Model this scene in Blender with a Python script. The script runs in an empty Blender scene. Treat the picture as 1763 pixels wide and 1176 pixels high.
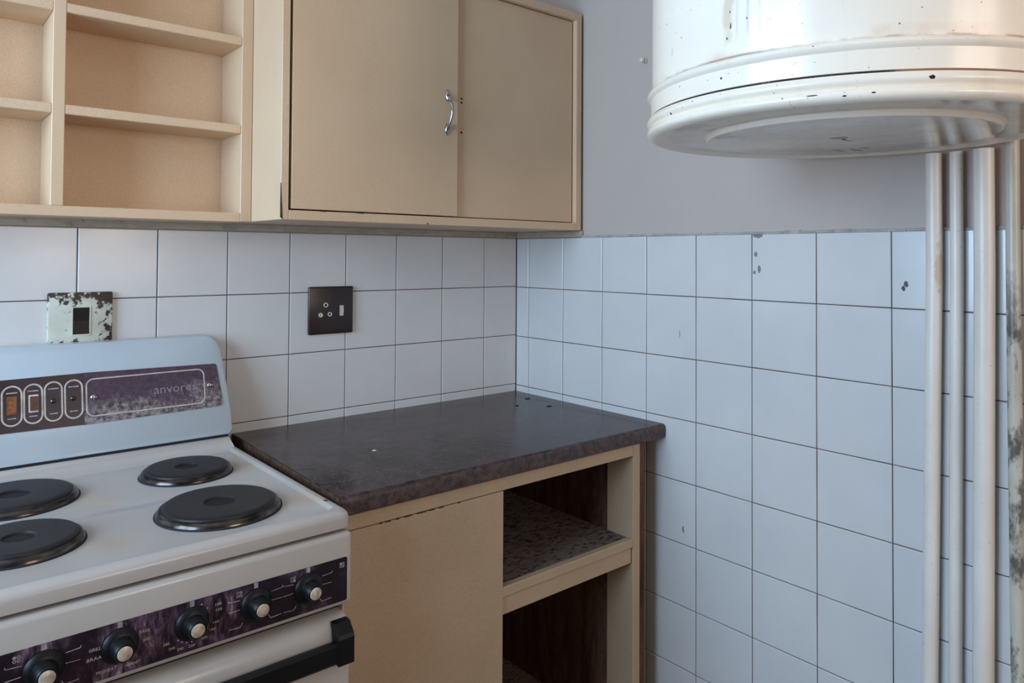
import bpy, bmesh, math, random
from mathutils import Vector, Matrix
random.seed(7)
S = bpy.context.scene
COL = S.collection
PI = math.pi

# ------------------------------------------------------------------ camera
CAM = Vector((-1.49267, -1.74168, 1.32256))
YAW, PIT, ROL, FPX, PPY = 0.702316, 0.019828, 0.005722, 1259.446, 414.674
fw = Vector((math.sin(YAW)*math.cos(PIT), math.cos(YAW)*math.cos(PIT), math.sin(PIT)))
r0 = Vector((math.cos(YAW), -math.sin(YAW), 0)); u0 = r0.cross(fw)
rt = r0*math.cos(ROL) + u0*math.sin(ROL); up = -r0*math.sin(ROL) + u0*math.cos(ROL)
cd = bpy.data.cameras.new('camera'); cam = bpy.data.objects.new('camera', cd); COL.objects.link(cam)
cam.matrix_world = Matrix(((rt.x, up.x, -fw.x, CAM.x), (rt.y, up.y, -fw.y, CAM.y), (rt.z, up.z, -fw.z, CAM.z), (0, 0, 0, 1)))
cd.sensor_fit = 'HORIZONTAL'; cd.sensor_width = 36; cd.lens = FPX*36/1763
cd.shift_y = (PPY-588)/1763; cd.clip_start = 0.02
S.camera = cam

# ------------------------------------------------------------------ world, daylight, exposure
W = bpy.data.worlds.new('sky'); S.world = W; W.use_nodes = True
W.node_tree.nodes['Background'].inputs[0].default_value = (0.62, 0.78, 1.0, 1)
W.node_tree.nodes['Background'].inputs[1].default_value = 1.2
def area(name, loc, rot, sx, sy, e, c):
    l = bpy.data.lights.new(name, 'AREA'); l.shape = 'RECTANGLE'; l.size = sx; l.size_y = sy
    l.energy = e; l.color = c
    o = bpy.data.objects.new(name, l); o.location = loc; o.rotation_euler = rot; COL.objects.link(o); return o
RX0, RY0, RZ1 = -2.75, -3.3, 2.62          # room extents
LWIN = (-1.50, -0.22, 1.00, 2.15)          # left window y0,y1,z0,z1
FWIN = (-1.0, 0.0-0.12, 1.15, 2.12)        # front window x0,x1,z0,z1
area('daylight_left', (RX0-0.06, (LWIN[0]+LWIN[1])/2, (LWIN[2]+LWIN[3])/2), (0, -PI/2, 0), LWIN[3]-LWIN[2], LWIN[1]-LWIN[0], 59, (0.51, 0.735, 1.0))
area('daylight_front', ((FWIN[0]+FWIN[1])/2, RY0-0.06, (FWIN[2]+FWIN[3])/2), (PI/2, 0, 0), FWIN[1]-FWIN[0], FWIN[3]-FWIN[2], 16.0, (1.0, 0.77, 0.57))
S.view_settings.view_transform = 'Standard'; S.view_settings.look = 'None'
S.view_settings.exposure = 0.17; S.view_settings.gamma = 1.0
S.view_settings.use_curve_mapping = False

# ------------------------------------------------------------------ materials
def srgb(r, g, b):
    f = lambda c: (c/255/12.92) if c/255 <= 0.04045 else ((c/255+0.055)/1.055)**2.4
    return (f(r), f(g), f(b), 1)
class NT:
    def __init__(s, name, objspace=False):
        s.m = bpy.data.materials.new(name); s.m.use_nodes = True; s.t = s.m.node_tree
        s.n = s.t.nodes; s.b = s.n['Principled BSDF']; s.pos = s.n.new('ShaderNodeTexCoord').outputs['Object'] if objspace else s.n.new('ShaderNodeNewGeometry').outputs['Position']
    def link(s, a, b): s.t.links.new(a, b)
    def mapping(s, scale, src=None, loc=(0, 0, 0)):
        m = s.n.new('ShaderNodeMapping'); m.inputs['Scale'].default_value = scale; m.inputs['Location'].default_value = loc
        s.link(src or s.pos, m.inputs[0]); return m.outputs[0]
    def noise(s, scale, detail=4, rough=0.55, vec=None, dist=0.0):
        x = s.n.new('ShaderNodeTexNoise'); x.inputs['Scale'].default_value = scale; x.inputs['Detail'].default_value = detail
        x.inputs['Roughness'].default_value = rough; x.inputs['Distortion'].default_value = dist
        s.link(vec or s.pos, x.inputs['Vector']); return x.outputs['Fac']
    def voro(s, scale, vec=None):
        x = s.n.new('ShaderNodeTexVoronoi'); x.inputs['Scale'].default_value = scale
        s.link(vec or s.pos, x.inputs['Vector']); return x.outputs['Distance']
    def ramp(s, fac, a, b, lo=0.0, hi=1.0):
        x = s.n.new('ShaderNodeMapRange'); x.inputs['From Min'].default_value = a; x.inputs['From Max'].default_value = b
        x.inputs['To Min'].default_value = lo; x.inputs['To Max'].default_value = hi
        s.link(fac, x.inputs['Value']); return x.outputs[0]
    def math(s, op, a, b=None):
        x = s.n.new('ShaderNodeMath'); x.operation = op
        for i, v in enumerate((a, b)):
            if v is None: continue
            if isinstance(v, (int, float)): x.inputs[i].default_value = v
            else: s.link(v, x.inputs[i])
        return x.outputs[0]
    def mix(s, fac, a, b):
        x = s.n.new('ShaderNodeMix'); x.data_type = 'RGBA'
        if isinstance(fac, (int, float)): x.inputs[0].default_value = fac
        else: s.link(fac, x.inputs[0])
        for i, v in ((6, a), (7, b)):
            if isinstance(v, tuple): x.inputs[i].default_value = v
            else: s.link(v, x.inputs[i])
        return x.outputs[2]
    def sep(s, src=None):
        x = s.n.new('ShaderNodeSeparateXYZ'); s.link(src or s.pos, x.inputs[0]); return x.outputs
    def band(s, v, c, w):                                   # 1 at v==c, 0 beyond w
        return s.ramp(s.math('ABSOLUTE', s.math('SUBTRACT', v, c)), w, 0.0)
    def spot(s, c, r, jag=0.35, nscale=120, soft=0.15):                # a ragged blot at c with radii r
        v = s.n.new('ShaderNodeVectorMath'); v.operation = 'SUBTRACT'; s.link(s.pos, v.inputs[0]); v.inputs[1].default_value = c
        d = s.n.new('ShaderNodeVectorMath'); d.operation = 'DIVIDE'; s.link(v.outputs[0], d.inputs[0]); d.inputs[1].default_value = r
        l = s.n.new('ShaderNodeVectorMath'); l.operation = 'LENGTH'; s.link(d.outputs[0], l.inputs[0])
        n = s.noise(nscale, 2)
        q = s.math('ADD', l.outputs['Value'], s.math('MULTIPLY', s.math('SUBTRACT', n, 0.5), jag*4))
        return s.ramp(q, 1.05, 1.05-soft)
    def out(s, color, rough=0.5, metal=0.0, bump=None, bstr=0.1, bdist=0.001, spec=0.5, coat=0.0):
        for k, v in (('Base Color', color), ('Roughness', rough)):
            if isinstance(v, (tuple, float, int)): s.b.inputs[k].default_value = v
            else: s.link(v, s.b.inputs[k])
        s.b.inputs['Metallic'].default_value = metal; s.b.inputs['Specular IOR Level'].default_value = spec
        s.b.inputs['Coat Weight'].default_value = coat; s.b.inputs['Coat Roughness'].default_value = 0.15
        if bump is not None:
            x = s.n.new('ShaderNodeBump'); x.inputs['Strength'].default_value = bstr; x.inputs['Distance'].default_value = bdist
            s.link(bump, x.inputs['Height']); s.link(x.outputs[0], s.b.inputs['Normal'])
        return s.m
def simple(name, c1, c2=None, scale=6, rough=0.5, metal=0.0, bstr=0.0, bscale=300, spec=0.5, detail=4):
    t = NT(name)
    c = c1 if c2 is None else t.mix(t.ramp(t.noise(scale, detail), 0.35, 0.65), c1, c2)
    return t.out(c, rough, metal, t.noise(bscale, 2) if bstr else None, bstr, 0.0006, spec)

def m_cream(name, c1, c2):
    t = NT(name)
    g = t.noise(620, 3, 0.8); big = t.noise(3.5, 3)
    c = t.mix(t.ramp(big, 0.3, 0.7), c1, c2)
    c = t.mix(t.ramp(g, 0.40, 0.70, 0.0, 0.34), c, srgb(120, 96, 76))
    grime = t.ramp(t.noise(38, 5, 0.7), 0.66, 0.78, 0.0, 0.5)
    low = t.ramp(t.sep()[2], 1.62, 1.40)
    c = t.mix(t.math('MULTIPLY', grime, low), c, srgb(120, 98, 76))
    return t.out(c, 0.42, 0, t.noise(700, 2), 0.12, 0.0006, 0.45)
M_CREAM = m_cream('cream_paint', srgb(231, 199, 164), srgb(222, 188, 153))
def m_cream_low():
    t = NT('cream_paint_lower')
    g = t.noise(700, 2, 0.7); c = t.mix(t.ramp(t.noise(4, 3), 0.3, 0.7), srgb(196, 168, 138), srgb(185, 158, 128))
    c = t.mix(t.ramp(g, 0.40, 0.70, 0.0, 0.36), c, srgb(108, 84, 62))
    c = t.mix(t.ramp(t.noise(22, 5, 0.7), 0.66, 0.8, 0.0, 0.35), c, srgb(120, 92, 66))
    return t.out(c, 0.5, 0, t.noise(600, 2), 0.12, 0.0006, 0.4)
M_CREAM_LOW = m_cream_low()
def m_raw():
    t = NT('raw_dark_board')
    v = t.mapping((14, 14, 3.5)); n = t.noise(1.6, 6, 0.65, v, 0.8)
    c = t.mix(t.ramp(n, 0.35, 0.7), srgb(66, 44, 36), srgb(122, 86, 68))
    c = t.mix(t.ramp(t.noise(60, 3), 0.6, 0.75, 0.0, 0.5), c, srgb(36, 24, 20))
    return t.out(c, 0.75, 0, n, 0.2, 0.001, 0.2)
M_RAW = m_raw()
def m_dusty():
    t = NT('dusty_shelf_board')
    n = t.noise(20, 6, 0.7); st = t.noise(46, 5, 0.75, t.mapping((1.0, 2.2, 1)))
    c = t.mix(t.ramp(n, 0.3, 0.7), srgb(104, 90, 82), srgb(132, 116, 106))
    c = t.mix(t.ramp(st, 0.52, 0.60, 0.0, 0.92), c, srgb(30, 24, 22))
    return t.out(c, 0.85, 0, n, 0.2, 0.001, 0.2)
M_DUSTY = m_dusty()
def m_tile():
    t = NT('white_glazed_tile')
    c = t.mix(t.ramp(t.noise(5, 3), 0.3, 0.7), srgb(216, 213, 210), srgb(208, 206, 204))
    # stains with shapes of their own
    for p, r in (((0, -1.1549, 1.2715), (0.05, 0.0042, 0.006)), ((0, -1.1500, 1.2630), (0.05, 0.0036, 0.0052)), ((0, -0.8329, 1.328), (0.05, 0.0045, 0.0055)),
                 ((0, -0.8416, 1.2945), (0.05, 0.0042, 0.0085)), ((0, -0.8299, 1.2871), (0.05, 0.0036, 0.004)),
                 ((0, -0.6342, 0.6515), (0.05, 0.003, 0.008)), ((0, -0.6231, 1.13), (0.05, 0.0012, 0.010)),
                 ((0, -0.8387, 1.371), (0.05, 0.013, 0.006))):
        dark = srgb(60, 46, 58) if p[1] < -1.1 else srgb(128, 122, 124)
        c = t.mix(t.spot(p, r, 0.3, 260), c, dark)
    c = t.mix(t.ramp(t.voro(34), 0.035, 0.02, 0.0, 0.5), c, srgb(150, 140, 132))
    # limescale dirt under the tile tops near the cupboard corner
    return t.out(c, t.ramp(t.noise(9, 3), 0.3, 0.7, 0.16, 0.26), 0, t.noise(7, 2), 0.06, 0.004, 0.5)
M_TILE = m_tile()
M_GROUT = simple('brown_grout', srgb(66, 48, 42), srgb(104, 84, 72), 25, 0.9)
def m_plaster():
    t = NT('grey_wall_paint')
    c = t.mix(t.ramp(t.noise(2.5, 4), 0.3, 0.7), srgb(196, 181, 171), srgb(188, 174, 165))
    c = t.mix(t.ramp(t.noise(500, 2, 0.7), 0.45, 0.8, 0.0, 0.12), c, srgb(120, 116, 116))
    return t.out(c, 0.6, 0, t.noise(160, 4), 0.25, 0.001, 0.35)
M_PLASTER = m_plaster()
def m_trim():
    t = NT('grimy_trim')
    n = t.noise(16, 6, 0.7, t.mapping((1, 1, 4)))
    c = t.mix(t.ramp(n, 0.35, 0.65), srgb(184, 170, 152), srgb(160, 146, 130))
    c = t.mix(t.ramp(t.noise(40, 5, 0.75), 0.58, 0.7, 0.0, 0.7), c, srgb(96, 84, 72))
    return t.out(c, 0.65, 0, n, 0.3, 0.001, 0.3)
M_TRIM = m_trim()
M_CAULK = simple('grey_caulk', srgb(182, 176, 172), srgb(158, 150, 146), 30, 0.7)
M_FLOOR = simple('floor_sheet', srgb(104, 84, 70), srgb(88, 70, 58), 3, 0.5)
M_CEIL = simple('ceiling_paint', srgb(226, 222, 214), srgb(218, 214, 206), 2, 0.8)
M_ROOM = simple('warm_room_paint', srgb(176, 158, 138), srgb(168, 150, 130), 2, 0.7)
M_WINFR = simple('white_window_paint', srgb(220, 220, 214), srgb(206, 204, 198), 9, 0.45)
def m_worktop():
    t = NT('mottled_brown_laminate')
    a = t.noise(24, 9, 0.82, None, 0.8); b = t.noise(170, 4, 0.75); d = t.noise(13, 5, 0.65)
    c = t.mix(t.ramp(a, 0.40, 0.60), srgb(20, 14, 13), srgb(80, 63, 59))
    c = t.mix(t.ramp(b, 0.52, 0.70, 0.0, 0.6), c, srgb(116, 98, 92))
    c = t.mix(t.ramp(d, 0.50, 0.60, 0.0, 0.55), c, srgb(84, 58, 70))
    c = t.mix(t.ramp(t.noise(48, 5, 0.7), 0.56, 0.66, 0.0, 0.85), c, srgb(22, 17, 19))
    return t.out(c, t.ramp(a, 0.3, 0.7, 0.17, 0.30), 0, b, 0.05, 0.0006, 0.34)
M_TOP = m_worktop()
def m_topedge():
    t = NT('mottled_laminate_edge')
    a = t.noise(60, 6, 0.75); c = t.mix(t.ramp(a, 0.4, 0.62), srgb(44, 32, 34), srgb(92, 70, 62))
    return t.out(c, 0.4, 0, None)
M_TOPEDGE = m_topedge()
M_CHIP = simple('raw_chipboard', srgb(92, 62, 36), srgb(46, 30, 24), 90, 0.9, 0, 0.4, 200)
M_ENAMEL = simple('white_enamel', srgb(195, 187, 179), srgb(188, 181, 174), 3, 0.22, 0, 0.02, 90)
def m_cook():
    t = NT('worn_white_enamel')
    c = t.mix(t.ramp(t.noise(4, 4), 0.35, 0.65), srgb(190, 180, 172), srgb(182, 173, 166))
    c = t.mix(t.ramp(t.noise(420, 2, 0.7), 0.45, 0.8, 0.0, 0.14), c, srgb(150, 146, 146))
    for p, r in (((-0.935, -0.53, 0.895), (0.05, 0.06, 0.05)), ((-0.955, -0.25, 0.895), (0.04, 0.05, 0.05)), ((-1.215, -0.30, 0.895), (0.05, 0.05, 0.05)), ((-1.235, -0.53, 0.895), (0.04, 0.05, 0.05))):
        c = t.mix(t.math('MULTIPLY', t.spot(p, r, 0.15, 30, 0.9), 0.5), c, srgb(186, 160, 128))
    c = t.mix(t.math('MULTIPLY', t.spot((-1.16, -0.38, 0.895), (0.11, 0.014, 0.05), 0.25, 40, 0.8), 0.5), c, srgb(150, 148, 152))
    for p, r in (((-0.9035, -0.622, 0.889), (0.004, 0.006, 0.004)), ((-0.9035, -0.626, 0.876), (0.004, 0.004, 0.003)), ((-0.914, -0.565, 0.899), (0.004, 0.006, 0.02))):
        c = t.mix(t.spot(p, r, 0.3, 300), c, srgb(24, 20, 24))
    return t.out(c, 0.25, 0, t.noise(60, 2), 0.03, 0.001, 0.5)
M_COOK = m_cook()
M_ENAMEL_SKY = simple('sky_tinted_enamel', srgb(188, 197, 203), srgb(182, 192, 199), 3, 0.2, 0, 0.02, 90)  # white splashback enamel with the blue sky reflection painted into its colour
M_IRON = simple('cast_iron', srgb(40, 36, 38), srgb(30, 27, 30), 60, 0.45, 0.2, 0.25, 350)
M_IRON_PIT = simple('dark_dimple_iron', srgb(15, 13, 15), srgb(22, 19, 21), 60, 0.6, 0.2, 0.3, 350)  # darker iron for the sunken plate centres
M_RIM = simple('brown_steel_rim', srgb(96, 89, 86), srgb(58, 51, 49), 30, 0.22, 0.95)
M_BLACK = simple('black_plastic', srgb(12, 11, 13), srgb(16, 15, 17), 30, 0.42, spec=0.3)
M_GAP = simple('dark_gap', srgb(26, 25, 34), None, 1, 0.8)
M_CHROME = simple('chrome', srgb(200, 200, 202), srgb(170, 170, 174), 60, 0.16, 1.0)
M_CAP = simple('scuffed_metal_cap', srgb(216, 202, 184), srgb(170, 150, 128), 120, 0.4, 0.1)
M_PRINT = simple('cream_print', srgb(206, 194, 184), srgb(180, 164, 156), 60, 0.6)
M_PRINT_W = simple('white_print', srgb(190, 182, 182), srgb(130, 116, 130), 90, 0.6)
def m_plate(name, worn):
    t = NT(name)
    c = t.mix(t.ramp(t.noise(20, 5, 0.7), 0.4, 0.65), srgb(24, 17, 25), srgb(46, 29, 48))
    if worn == 'streak':
        s1 = t.noise(1.0, 6, 0.75, t.mapping((58, 58, 20)), 0.5); big = t.noise(11, 3)
        big = t.math('MULTIPLY', big, t.ramp(t.sep()[0], -0.935, -0.995, 0.72, 1.0))
        k = t.math('MULTIPLY', t.ramp(s1, 0.44, 0.66), t.ramp(big, 0.44, 0.60))
        c = t.mix(k, c, srgb(150, 116, 142))
        c = t.mix(t.math('MULTIPLY', t.ramp(s1, 0.57, 0.68), t.ramp(big, 0.5, 0.60)), c, srgb(196, 180, 180))
    elif worn == 'mottle':
        n = t.noise(105, 7, 0.8); z = t.sep()[2]; wv = t.noise(22, 5, 0.7)
        lowm = t.ramp(t.math('ADD', z, t.math('MULTIPLY', wv, 0.14)), 1.104, 1.064)
        c = t.mix(t.ramp(n, 0.4, 0.62, 0.0, 0.55), srgb(62, 42, 60), srgb(94, 74, 90))
        d = t.mix(t.ramp(n, 0.42, 0.6), srgb(66, 50, 60), srgb(160, 148, 146))
        c = t.mix(lowm, c, d)
    return t.out(c, 0.35 if worn != 'mottle' else 0.5, 0, None, spec=0.4)
M_PLATE = m_plate('dark_purple_plate', 'plain'); M_PLATE_STREAK = m_plate('scratched_purple_plate', 'streak'); M_PLATE_WORN = m_plate('worn_purple_plate', 'mottle')
M_AMBER = simple('amber_rocker', srgb(150, 84, 40), srgb(104, 56, 34), 200, 0.4)
M_RUSTRED = simple('brown_rocker', srgb(96, 52, 40), srgb(76, 40, 34), 100, 0.4)
M_BAKELITE = simple('brown_bakelite', srgb(46, 30, 30), srgb(38, 24, 25), 40, 0.3)
M_PALE = simple('pale_plastic', srgb(222, 216, 200), srgb(204, 198, 182), 60, 0.4)
def m_flake():
    t = NT('flaking_painted_plate')
    n = t.noise(70, 6, 0.7); x, y, z = t.sep()
    edge = t.ramp(z, 1.205, 1.243, -0.02, 0.19); rs = t.ramp(x, -1.165, -1.135, 0.0, 0.10)
    lo = t.ramp(z, 1.148, 1.136, 0.0, 0.12); rs = t.ramp(x, -1.168, -1.136, 0.0, 0.17)
    k = t.ramp(t.math('ADD', t.math('ADD', t.math('ADD', n, edge), rs), lo), 0.60, 0.65)
    c = t.mix(k, t.mix(t.ramp(t.noise(25, 3), 0.3, 0.7), srgb(214, 214, 200), srgb(196, 192, 176)), srgb(58, 42, 36))
    return t.out(c, 0.5, 0, k, 0.5, -0.0006)
M_FLAKE = m_flake()
GX, GY = -0.3305, -1.1918
GZ = 1.5087
def rel(p): return (p[0]-GX, p[1]-GY, p[2]-GZ)
def m_geyser():
    t = NT('cream_enamel_tank', True)
    x, y, z = t.sep()
    c = t.mix(t.ramp(t.noise(4, 4), 0.3, 0.7), srgb(254, 243, 226), srgb(250, 234, 213))
    st = t.noise(1.0, 4, 0.6, t.mapping((26, 26, 1.6)))
    c = t.mix(t.ramp(st, 0.56, 0.72, 0.0, 0.22), c, srgb(214, 184, 150))
    # rust lines along the two seams
    for zz, w, a in ((1.5938-GZ, 0.0034, 0.85), (1.5512-GZ, 0.0024, 0.7)):
        rn = t.ramp(t.noise(9, 5, 0.7), 0.42, 0.58)
        c = t.mix(t.math('MULTIPLY', t.math('MULTIPLY', t.band(z, zz, w), rn), a), c, srgb(122, 72, 40))
    c = t.mix(t.math('MULTIPLY', t.math('MULTIPLY', t.band(z, 1.598-GZ, 0.013), t.ramp(t.noise(13, 4), 0.48, 0.66)), 0.45), c, srgb(206, 150, 96))
    for sc, th, m0 in ((46, 0.065, 0.46), (95, 0.095, 0.52)):
        v = t.voro(sc); vn = t.noise(7, 2)
        c = t.mix(t.math('MULTIPLY', t.ramp(v, th, th*0.6), t.ramp(vn, m0, m0+0.08)), c, srgb(110, 84, 64))
    for p, r in (((-0.6327, -1.179, 1.656), (0.05, 0.001, 0.002)), ((-0.6328, -1.180, 1.637), (0.05, 0.0014, 0.0042)), ((-0.6325, -1.1744, 1.6208), (0.05, 0.0015, 0.0018)), ((-0.6327, -1.2047, 1.6418), (0.05, 0.001, 0.0016)),
                 ((-0.5573, -1.4039, 1.541), (0.02, 0.0026, 0.0024)), ((-0.6138, -1.0647, 1.536), (0.02, 0.0022, 0.0018)), ((-0.64, -1.1666, 1.568), (0.02, 0.0018, 0.0018)), ((-0.6249, -1.2905, 1.5265), (0.02, 0.006, 0.0009)), ((-0.6111, -1.3247, 1.523), (0.02, 0.0022, 0.0009)), ((-0.5957, -1.3533, 1.525), (0.02, 0.0022, 0.0009))):
        c = t.mix(t.spot(rel(p), r, 0.25, 300), c, srgb(52, 36, 28))
    for p, r, k in (((-0.633, -1.176, 1.655), (0.05, 0.011, 0.045), 0.4), ((-0.6, -1.06, 1.63), (0.05, 0.004, 0.010), 0.3)):
        c = t.mix(t.math('MULTIPLY', t.spot(rel(p), r, 0.3, 60, 0.6), k), c, srgb(190, 156, 112))
    for yy, k in ((-1.206, 0.35), (-1.2225, 0.3), (-1.190, 0.2)):
        c = t.mix(t.math('MULTIPLY', t.math('MULTIPLY', t.band(y, yy-GY, 0.0035), t.ramp(x, 0.0, -0.1)), t.ramp(z, 1.612-GZ, 1.628-GZ, 0.0, k)), c, srgb(150, 136, 124))
    return t.out(c, 0.22, 0, t.noise(30, 3), 0.05, 0.002, 0.5)
M_GEY = m_geyser()
def m_geybot():
    t = NT('stained_tank_base', True)
    c = t.mix(t.ramp(t.noise(9, 5, 0.65), 0.35, 0.7), srgb(234, 224, 210), srgb(208, 194, 178))
    c = t.mix(t.ramp(t.noise(60, 4, 0.7), 0.60, 0.74, 0.0, 0.6), c, srgb(150, 122, 100))
    for p, r in (((-0.349, -1.192, 1.509), (0.014, 0.013, 0.05)), ((-0.315, -1.189, 1.509), (0.018, 0.0035, 0.05)), ((-0.2026, -1.1206, 1.509), (0.016, 0.006, 0.05)), ((-0.185, -1.145, 1.509), (0.02, 0.006, 0.05)), ((-0.2, -1.165, 1.509), (0.008, 0.008, 0.05))):
        c = t.mix(t.spot(rel(p), r, 0.45, 110), c, srgb(70, 44, 40))
    for p, r in (((-0.502, -1.077, 1.512), (0.03, 0.03, 0.05)), ((-0.56, -1.06, 1.515), (0.03, 0.045, 0.05))):
        c = t.mix(t.math('MULTIPLY', t.spot(rel(p), r, 0.4, 50, 0.5), 0.5), c, srgb(146, 116, 92))
    return t.out(c, 0.16, 0, t.noise(20, 3), 0.06, 0.002, 0.5)
M_GEYB = m_geybot()
def m_seam():
    t = NT('dark_rusty_seam', True); x, y, z = t.sep()
    k = t.math('MULTIPLY', t.ramp(y, -0.22, -0.16, 1.0, 0.0), 1.0)
    c = t.mix(t.ramp(t.math('ADD', t.noise(30, 4, 0.7), t.math('MULTIPLY', k, 0.35)), 0.55, 0.65), srgb(30, 24, 26), srgb(150, 110, 78))
    return t.out(c, 0.8)
M_SEAM = m_seam()
def m_pipe(name, c1, c2, mould):
    t = NT(name)
    c = t.mix(t.ramp(t.noise(12, 5, 0.65, t.mapping((1, 1, 0.4))), 0.35, 0.7), c1, c2)
    c = t.mix(t.ramp(t.noise(120, 4, 0.7), 0.64, 0.74, 0.0, 0.5), c, srgb(120, 110, 104))
    if mould:
        z = t.sep()[2]
        k = t.math('MULTIPLY', t.ramp(t.noise(28, 5, 0.7, t.mapping((1, 1, 0.5))), 0.46, 0.58), t.ramp(z, 1.36, 1.20))
        c = t.mix(t.math('MULTIPLY', k, 0.85), c, srgb(64, 58, 54))
    else:
        c = t.mix(t.math('MULTIPLY', t.spot((-0.03, -1.222, 1.30), (0.05, 0.006, 0.042), 0.6, 70, 0.4), 0.55), c, srgb(196, 156, 110))
    return t.out(c, 0.35, 0, t.noise(90, 3), 0.15, 0.001, 0.5)
M_PIPE = m_pipe('cream_painted_pipe', srgb(234, 226, 215), srgb(220, 210, 199), False)
M_PIPE_OLD = m_pipe('mouldy_painted_pipe', srgb(206, 200, 184), srgb(180, 172, 156), True)
M_CRUMB = simple('dark_crumb', srgb(34, 26, 26), None, 1, 0.9)
M_FLAKEW = simple('white_paint_chip', srgb(236, 234, 230), None, 1, 0.7)

# ------------------------------------------------------------------ mesh helpers
OFF = {}
def bm_new(): return bmesh.new()
def box(bm, x0, x1, y0, y1, z0, z1, bev=0.0, seg=1):
    r = bmesh.ops.create_cube(bm, size=1.0)
    vs = r['verts']
    for v in vs:
        v.co = Vector((x0 if v.co.x < 0 else x1, y0 if v.co.y < 0 else y1, z0 if v.co.z < 0 else z1))
    if bev > 0:
        es = list({e for v in vs for e in v.link_edges})
        bmesh.ops.bevel(bm, geom=es, offset=bev, segments=seg, affect='EDGES', profile=0.5)
    return bm
def B(x0, x1, y0, y1, z0, z1, bev=0.0, seg=1): return box(bm_new(), min(x0, x1), max(x0, x1), min(y0, y1), max(y0, y1), min(z0, z1), max(z0, z1), bev, seg)
def loops(bm, rings, cap0=True, cap1=True, closed=True):
    vr = [[bm.verts.new(p) for p in r] for r in rings]
    n = len(vr[0])
    for a, b in zip(vr, vr[1:]):
        for i in range(n if closed else n-1):
            j = (i+1) % n
            bm.faces.new((a[i], a[j], b[j], b[i]))
    if cap0: bm.faces.new(list(reversed(vr[0])))
    if cap1: bm.faces.new(vr[-1])
    return bm
def lathe(bm, prof, c, axis='Z', n=48, cap0=False, cap1=False):
    rings = []
    for r, h in prof:
        ring = []
        for i in range(n):
            a = 2*PI*i/n; u, v = r*math.cos(a), r*math.sin(a)
            p = {'Z': (u, v, h), 'Y': (u, h, v), 'X': (h, u, v)}[axis]
            ring.append(Vector(p)+Vector(c))
        rings.append(ring)
    return loops(bm, rings, cap0, cap1)
def prism(bm, pts, axis, a, b, bev=0.0, seg=2):               # pts in the two other axes, extruded from a to b
    def P(p, h): return {'X': (h, p[0], p[1]), 'Y': (p[0], h, p[1]), 'Z': (p[0], p[1], h)}[axis]
    loops(bm, [[P(p, a) for p in pts], [P(p, b) for p in pts]])
    if bev:
        bm.edges.ensure_lookup_table()
        es = [e for e in bm.edges if abs(getattr(e.verts[0].co, axis.lower())-getattr(e.verts[1].co, axis.lower())) < 1e-9]
        bmesh.ops.bevel(bm, geom=es, offset=bev, segments=seg, affect='EDGES', profile=0.5)
    return bm
def tube(bm, path, rad, n=16, cap=True):
    rings = []
    for i, p in enumerate(path):
        p = Vector(p); q = Vector(path[min(i+1, len(path)-1)])-Vector(path[max(i-1, 0)])
        q.normalize(); a = q.orthogonal() if abs(q.z) > 0.9 else q.cross(Vector((0, 0, 1)))
        if abs(q.z) > 0.9: a = Vector((1, 0, 0)) - q*q.x
        a.normalize(); b = q.cross(a); r = rad[i] if isinstance(rad, (list, tuple)) else rad
        rx, ry = r if isinstance(r, tuple) else (r, r)
        rings.append([p + a*rx*math.cos(2*PI*k/n) + b*ry*math.sin(2*PI*k/n) for k in range(n)])
    return loops(bm, rings, cap, cap)
def obj(name, bm, mat, parent=None, smooth=False, label=None):
    me = bpy.data.meshes.new(name)
    off = OFF.get(parent.name, Vector((0, 0, 0))) if parent else Vector((0, 0, 0))
    bmesh.ops.recalc_face_normals(bm, faces=bm.faces)
    for v in bm.verts: v.co -= off
    bm.to_mesh(me); bm.free()
    for m in (mat if isinstance(mat, (list, tuple)) else [mat]): me.materials.append(m)
    if smooth:
        me.shade_smooth()
        try: me.set_sharp_from_angle(angle=math.radians(35))
        except Exception: pass
    o = bpy.data.objects.new(name, me); COL.objects.link(o)
    if parent: o.parent = parent
    OFF[o.name] = off
    if label: o['label'] = label
    return o
def tag(o, label, cat, group=None):
    o['label'] = label; o['category'] = cat
    if group: o['group'] = group
    return o
def thing(name, label, cat, loc, group=None):
    o = bpy.data.objects.new(name, None); o.empty_display_size = 0.05; COL.objects.link(o); o.location = loc
    OFF[o.name] = Vector(loc); return tag(o, label, cat, group)
def struct(name, bm, mat, parent=None):
    o = obj(name, bm, mat, parent)
    if parent is None: o['kind'] = 'structure'
    return o
def stuff(o):
    o['kind'] = 'stuff'; return o
def text(name, s, size, org, X, Y, mat, parent, center=True, depth=0.00012, fit=None):
    cu = bpy.data.curves.new('lettering', 'FONT'); cu.body = s; cu.size = size; cu.extrude = depth
    cu.resolution_u = 2
    if center: cu.align_x = 'CENTER'
    cu.align_y = 'CENTER'
    t = bpy.data.objects.new('lettering_tmp', cu); COL.objects.link(t)
    bpy.context.view_layer.update()
    me = bpy.data.meshes.new_from_object(t.evaluated_get(bpy.context.evaluated_depsgraph_get()))
    bpy.data.objects.remove(t); bpy.data.curves.remove(cu)
    X = Vector(X).normalized(); Y = Vector(Y).normalized(); Z = X.cross(Y)
    k = 1.0
    if fit:
        xs = [v.co.x for v in me.vertices]; k = fit/(max(xs)-min(xs))
    off = OFF.get(parent.name, Vector((0, 0, 0)))
    for v in me.vertices: v.co = Vector(org) + X*v.co.x*k + Y*v.co.y + Z*(v.co.z) - off
    me.name = name; me.materials.append(mat)
    o = bpy.data.objects.new(name, me); COL.objects.link(o); o.parent = parent; OFF[o.name] = off
    return o
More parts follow.
